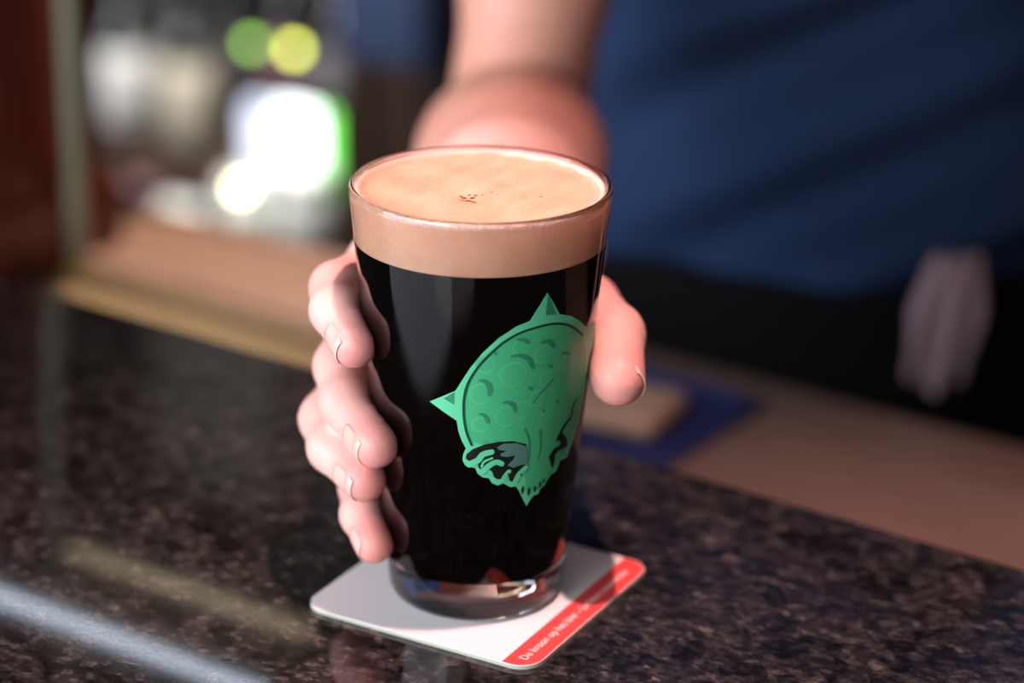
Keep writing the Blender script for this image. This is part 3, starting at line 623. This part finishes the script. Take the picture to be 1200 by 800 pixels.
for x in (-.078, .078): bf.ell((TC+x, .575, .57), (.010, .018, .030), k=0.006)
bf.chain([(TC-.018, .470, .515), (TC+.018, .470, .515)], (.008, .008), k=0.006)
VB, QB = bf.surface(); VB = from_bar(VB)
me = mesh_from([(VA, QA), (VB, QB)], 'person')
tips = np.array([f[0][2] for f in FING.values()]+[f[0][1] for f in FING.values()]+[f[0][0] for f in FING.values()]); wt = np.array([1.0]*5+[0.45]*5+[0.6]*5)
co_ = np.concatenate([VA, VB]); fl = np.zeros(len(co_))
for p, q in zip(tips, wt): fl = np.maximum(fl, q*np.exp(-(((co_-p)**2).sum(1))/(2*0.0085**2)))
at_ = me.attributes.new('flush', 'FLOAT', 'POINT'); at_.data.foreach_set('value', fl.astype(np.float32))
at_ = me.attributes.new('tan', 'FLOAT', 'POINT'); at_.data.foreach_set('value', (0.85*np.clip((co_[:, 1]-0.12)/0.10, 0, 1)).astype(np.float32))  # forearm shade painted in, darker from the wrist towards the elbow
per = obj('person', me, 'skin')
tag(per, 'person in navy T-shirt and black trousers reaching out to hold the pint glass', 'person')

# fingernails on the outer side of each fingertip
def nail(f, p, r):
    a, b = Vector(p[1]), Vector(p[2]); ax = (b-a).normalized(); mid = a.lerp(b, 0.92)
    out = Vector((mid.x, mid.y, 0)).normalized(); out = out.lerp(NAILDIR[f], 0.6)
    out = (out-out.dot(ax)*ax).normalized(); side = ax.cross(out); rr_ = r[-1]*1.0
    for nm, u0, u1, mt_, lift in (('fingernail', -0.0062, 0.0050, 'nail', 0.0005), ('nail_tip', 0.0050, 0.0057, 'nail_tip', 0.0005)):
        bm = bmesh.new(); nu, nv = 8, 10; g = []
        for i in range(nu+1):
            u = u0+(u1-u0)*i/nu; row = []
            wdt = 0.80*math.sqrt(max(0.0, 1-max(0, (abs(u+0.0005)-0.0030)/0.0056)**2))
            for j in range(nv+1):
                an = wdt*(2*j/nv-1); rad_ = (rr_+lift)*(1-0.10*((u+0.006)/0.012)**2) - 0.0
                row.append(bm.verts.new(mid+ax*u*(r[-1]/0.0075)+(out*math.cos(an)+side*math.sin(an))*rad_))
            g.append(row)
        for i in range(nu):
            for j in range(nv): bm.faces.new((g[i][j], g[i+1][j], g[i+1][j+1], g[i][j+1]))
        bmesh.ops.recalc_face_normals(bm, faces=bm.faces[:]); bmesh.ops.solidify(bm, geom=bm.faces[:], thickness=0.0003)
        o = obj(nm, bm, mt_, per if nm == 'fingernail' else last); last = o
NAILDIR = {'index': Vector((-.7, -.7, -.1)), 'middle': Vector((-.75, -.6, -.3)), 'ring': Vector((-.75, -.6, -.3)), 'pinky': Vector((-.8, -.5, -.3)), 'thumb': Vector((.85, -.45, .1))}
for f, (p, r) in FING.items(): nail(f, p, r)

# clothes
def warp(V, amp):
    t, s, z = V[:, 0], V[:, 1], V[:, 2]; al = math.radians(38)
    u = z*math.cos(al)-t*math.sin(al); v = z*math.sin(al)+t*math.cos(al)
    f = 0.9*np.sin(2*PI*u/0.085+1.8*np.sin(8*v+0.5)+0.6) + 0.35*np.sin(2*PI*u/0.041+2.3*np.sin(13*v+1.0)) + 0.9*np.sin(2*PI*(u+0.45*v)/0.15+1.0)
    d = np.stack([t-TC, s-0.575, 0*z], 1); d /= np.linalg.norm(d, axis=1)[:, None]+1e-9
    wgt = np.clip((0.24-z)/0.12, 0.25, 1)
    return V+d*(amp*f*wgt)[:, None]
sf = Field((-.46, .38, -.14), (.16, .82, .47), 0.006)
torso(sf, grow=0.014, zlo=-.10, zhi=.42)
sf.chain([LS, (.075-.015, .615, .12)], (.068, .066), k=0.03)
sf.chain([RS, to_bar((.038, .53, .285))], (.070, .066), k=0.03)
X = sf.grid((slice(None),)*3)
neck = 0.075-np.sqrt((X[0]-TC)**2+(X[1]-.56)**2+(X[2]-.43)**2); sf.F[...] = np.maximum(sf.F, neck.astype(np.float32))
VS, QS = sf.surface(); VS = from_bar(warp(VS, 0.0065))
sh = obj('t_shirt', mesh_from([(VS, QS)], 't_shirt'), 'navy_cotton', per); sh['label'] = 'dark navy blue T-shirt with diagonal folds'
tf = Field((-.42, .42, -1.06), (.08, .82, -.04), 0.008)
torso(tf, grow=0.023, zlo=-.30, zhi=-.062)
for x in (-.265, -.105): tf.chain([(x, .635, -.28), (x, .63, -.65), (x, .645, -1.03)], (.099, .073, .060), k_in=0.02, k=0.03)
VS, QS = tf.surface()
tr = obj('trousers', mesh_from([(from_bar(VS), QS)], 'trousers'), 'black_cotton', per); tr['label'] = 'black trousers'
for x in (-.265, -.105):
    ff = Field((x-.08, .42, -1.105), (x+.08, .75, -.98), 0.006)
    ff.chain([(x, .645, -1.05), (x, .505, -1.065)], (.046, .038), k=0.02); ff.F[...] = np.maximum(ff.F, (-1.0999-ff.grid((slice(None),)*3)[2]))
    VS, QS = ff.surface(); obj('shoe', mesh_from([(from_bar(VS), QS)], 'shoe'), 'shoe_leather', per)
hf = Field((TC-.12, .44, .48), (TC+.12, .70, .72), 0.006)
hf.ell((TC, .572, .592), (.083, .100, .110), k=0.01); Xh = hf.grid((slice(None),)*3)
hf.F[...] = np.maximum(hf.F, np.maximum(0.535+(0.60-Xh[1])*0.9-Xh[2], 0.50-Xh[2]).astype(np.float32))
VS, QS = hf.surface(); obj('hair', mesh_from([(from_bar(VS), QS)], 'hair'), 'hair', per)
for x in (-.03, .03):
    bm = bmesh.new(); bmesh.ops.create_uvsphere(bm, u_segments=16, v_segments=10, radius=0.012); ey = obj('eye', bm, 'eye', per, loc=W(TC+x, .484, .585))
    bm = bmesh.new(); bmesh.ops.create_uvsphere(bm, u_segments=12, v_segments=8, radius=0.0055); obj('iris', bm, 'iris', ey, loc=W(0, -0.0075, 0))
# towel tucked in at the hip
bm = bmesh.new(); nu, nv = 16, 22; g = []
for i in range(nu+1):
    f = i/nu; row = []
    for j in range(nv+1):
        q = 2*j/nv-1; wd = 0.011+0.008*min(1, f*2.2)+0.002*math.sin(5*f)
        row.append(bm.verts.new((q*wd-0.006*f, -0.006*math.sin(q*7.5+2*f)*(0.6+0.5*f)-0.006*math.cos(q*1.4)-0.003*math.sin(PI*f), -0.075*f-0.004*math.cos(q*3)*f)))
    g.append(row)
for i in range(nu):
    for j in range(nv): bm.faces.new((g[i][j], g[i+1][j], g[i+1][j+1], g[i][j+1]))
bmesh.ops.recalc_face_normals(bm, faces=bm.faces[:]); bmesh.ops.solidify(bm, geom=bm.faces[:], thickness=0.006)
tw = obj('bar_towel', bm, 'towel', loc=W(-.060, .540, -.036), rotz=BAR_ROT+math.radians(35))
tag(tw, 'pale greyish pink cloth bunched at the hip of the dark clothing', 'towel')
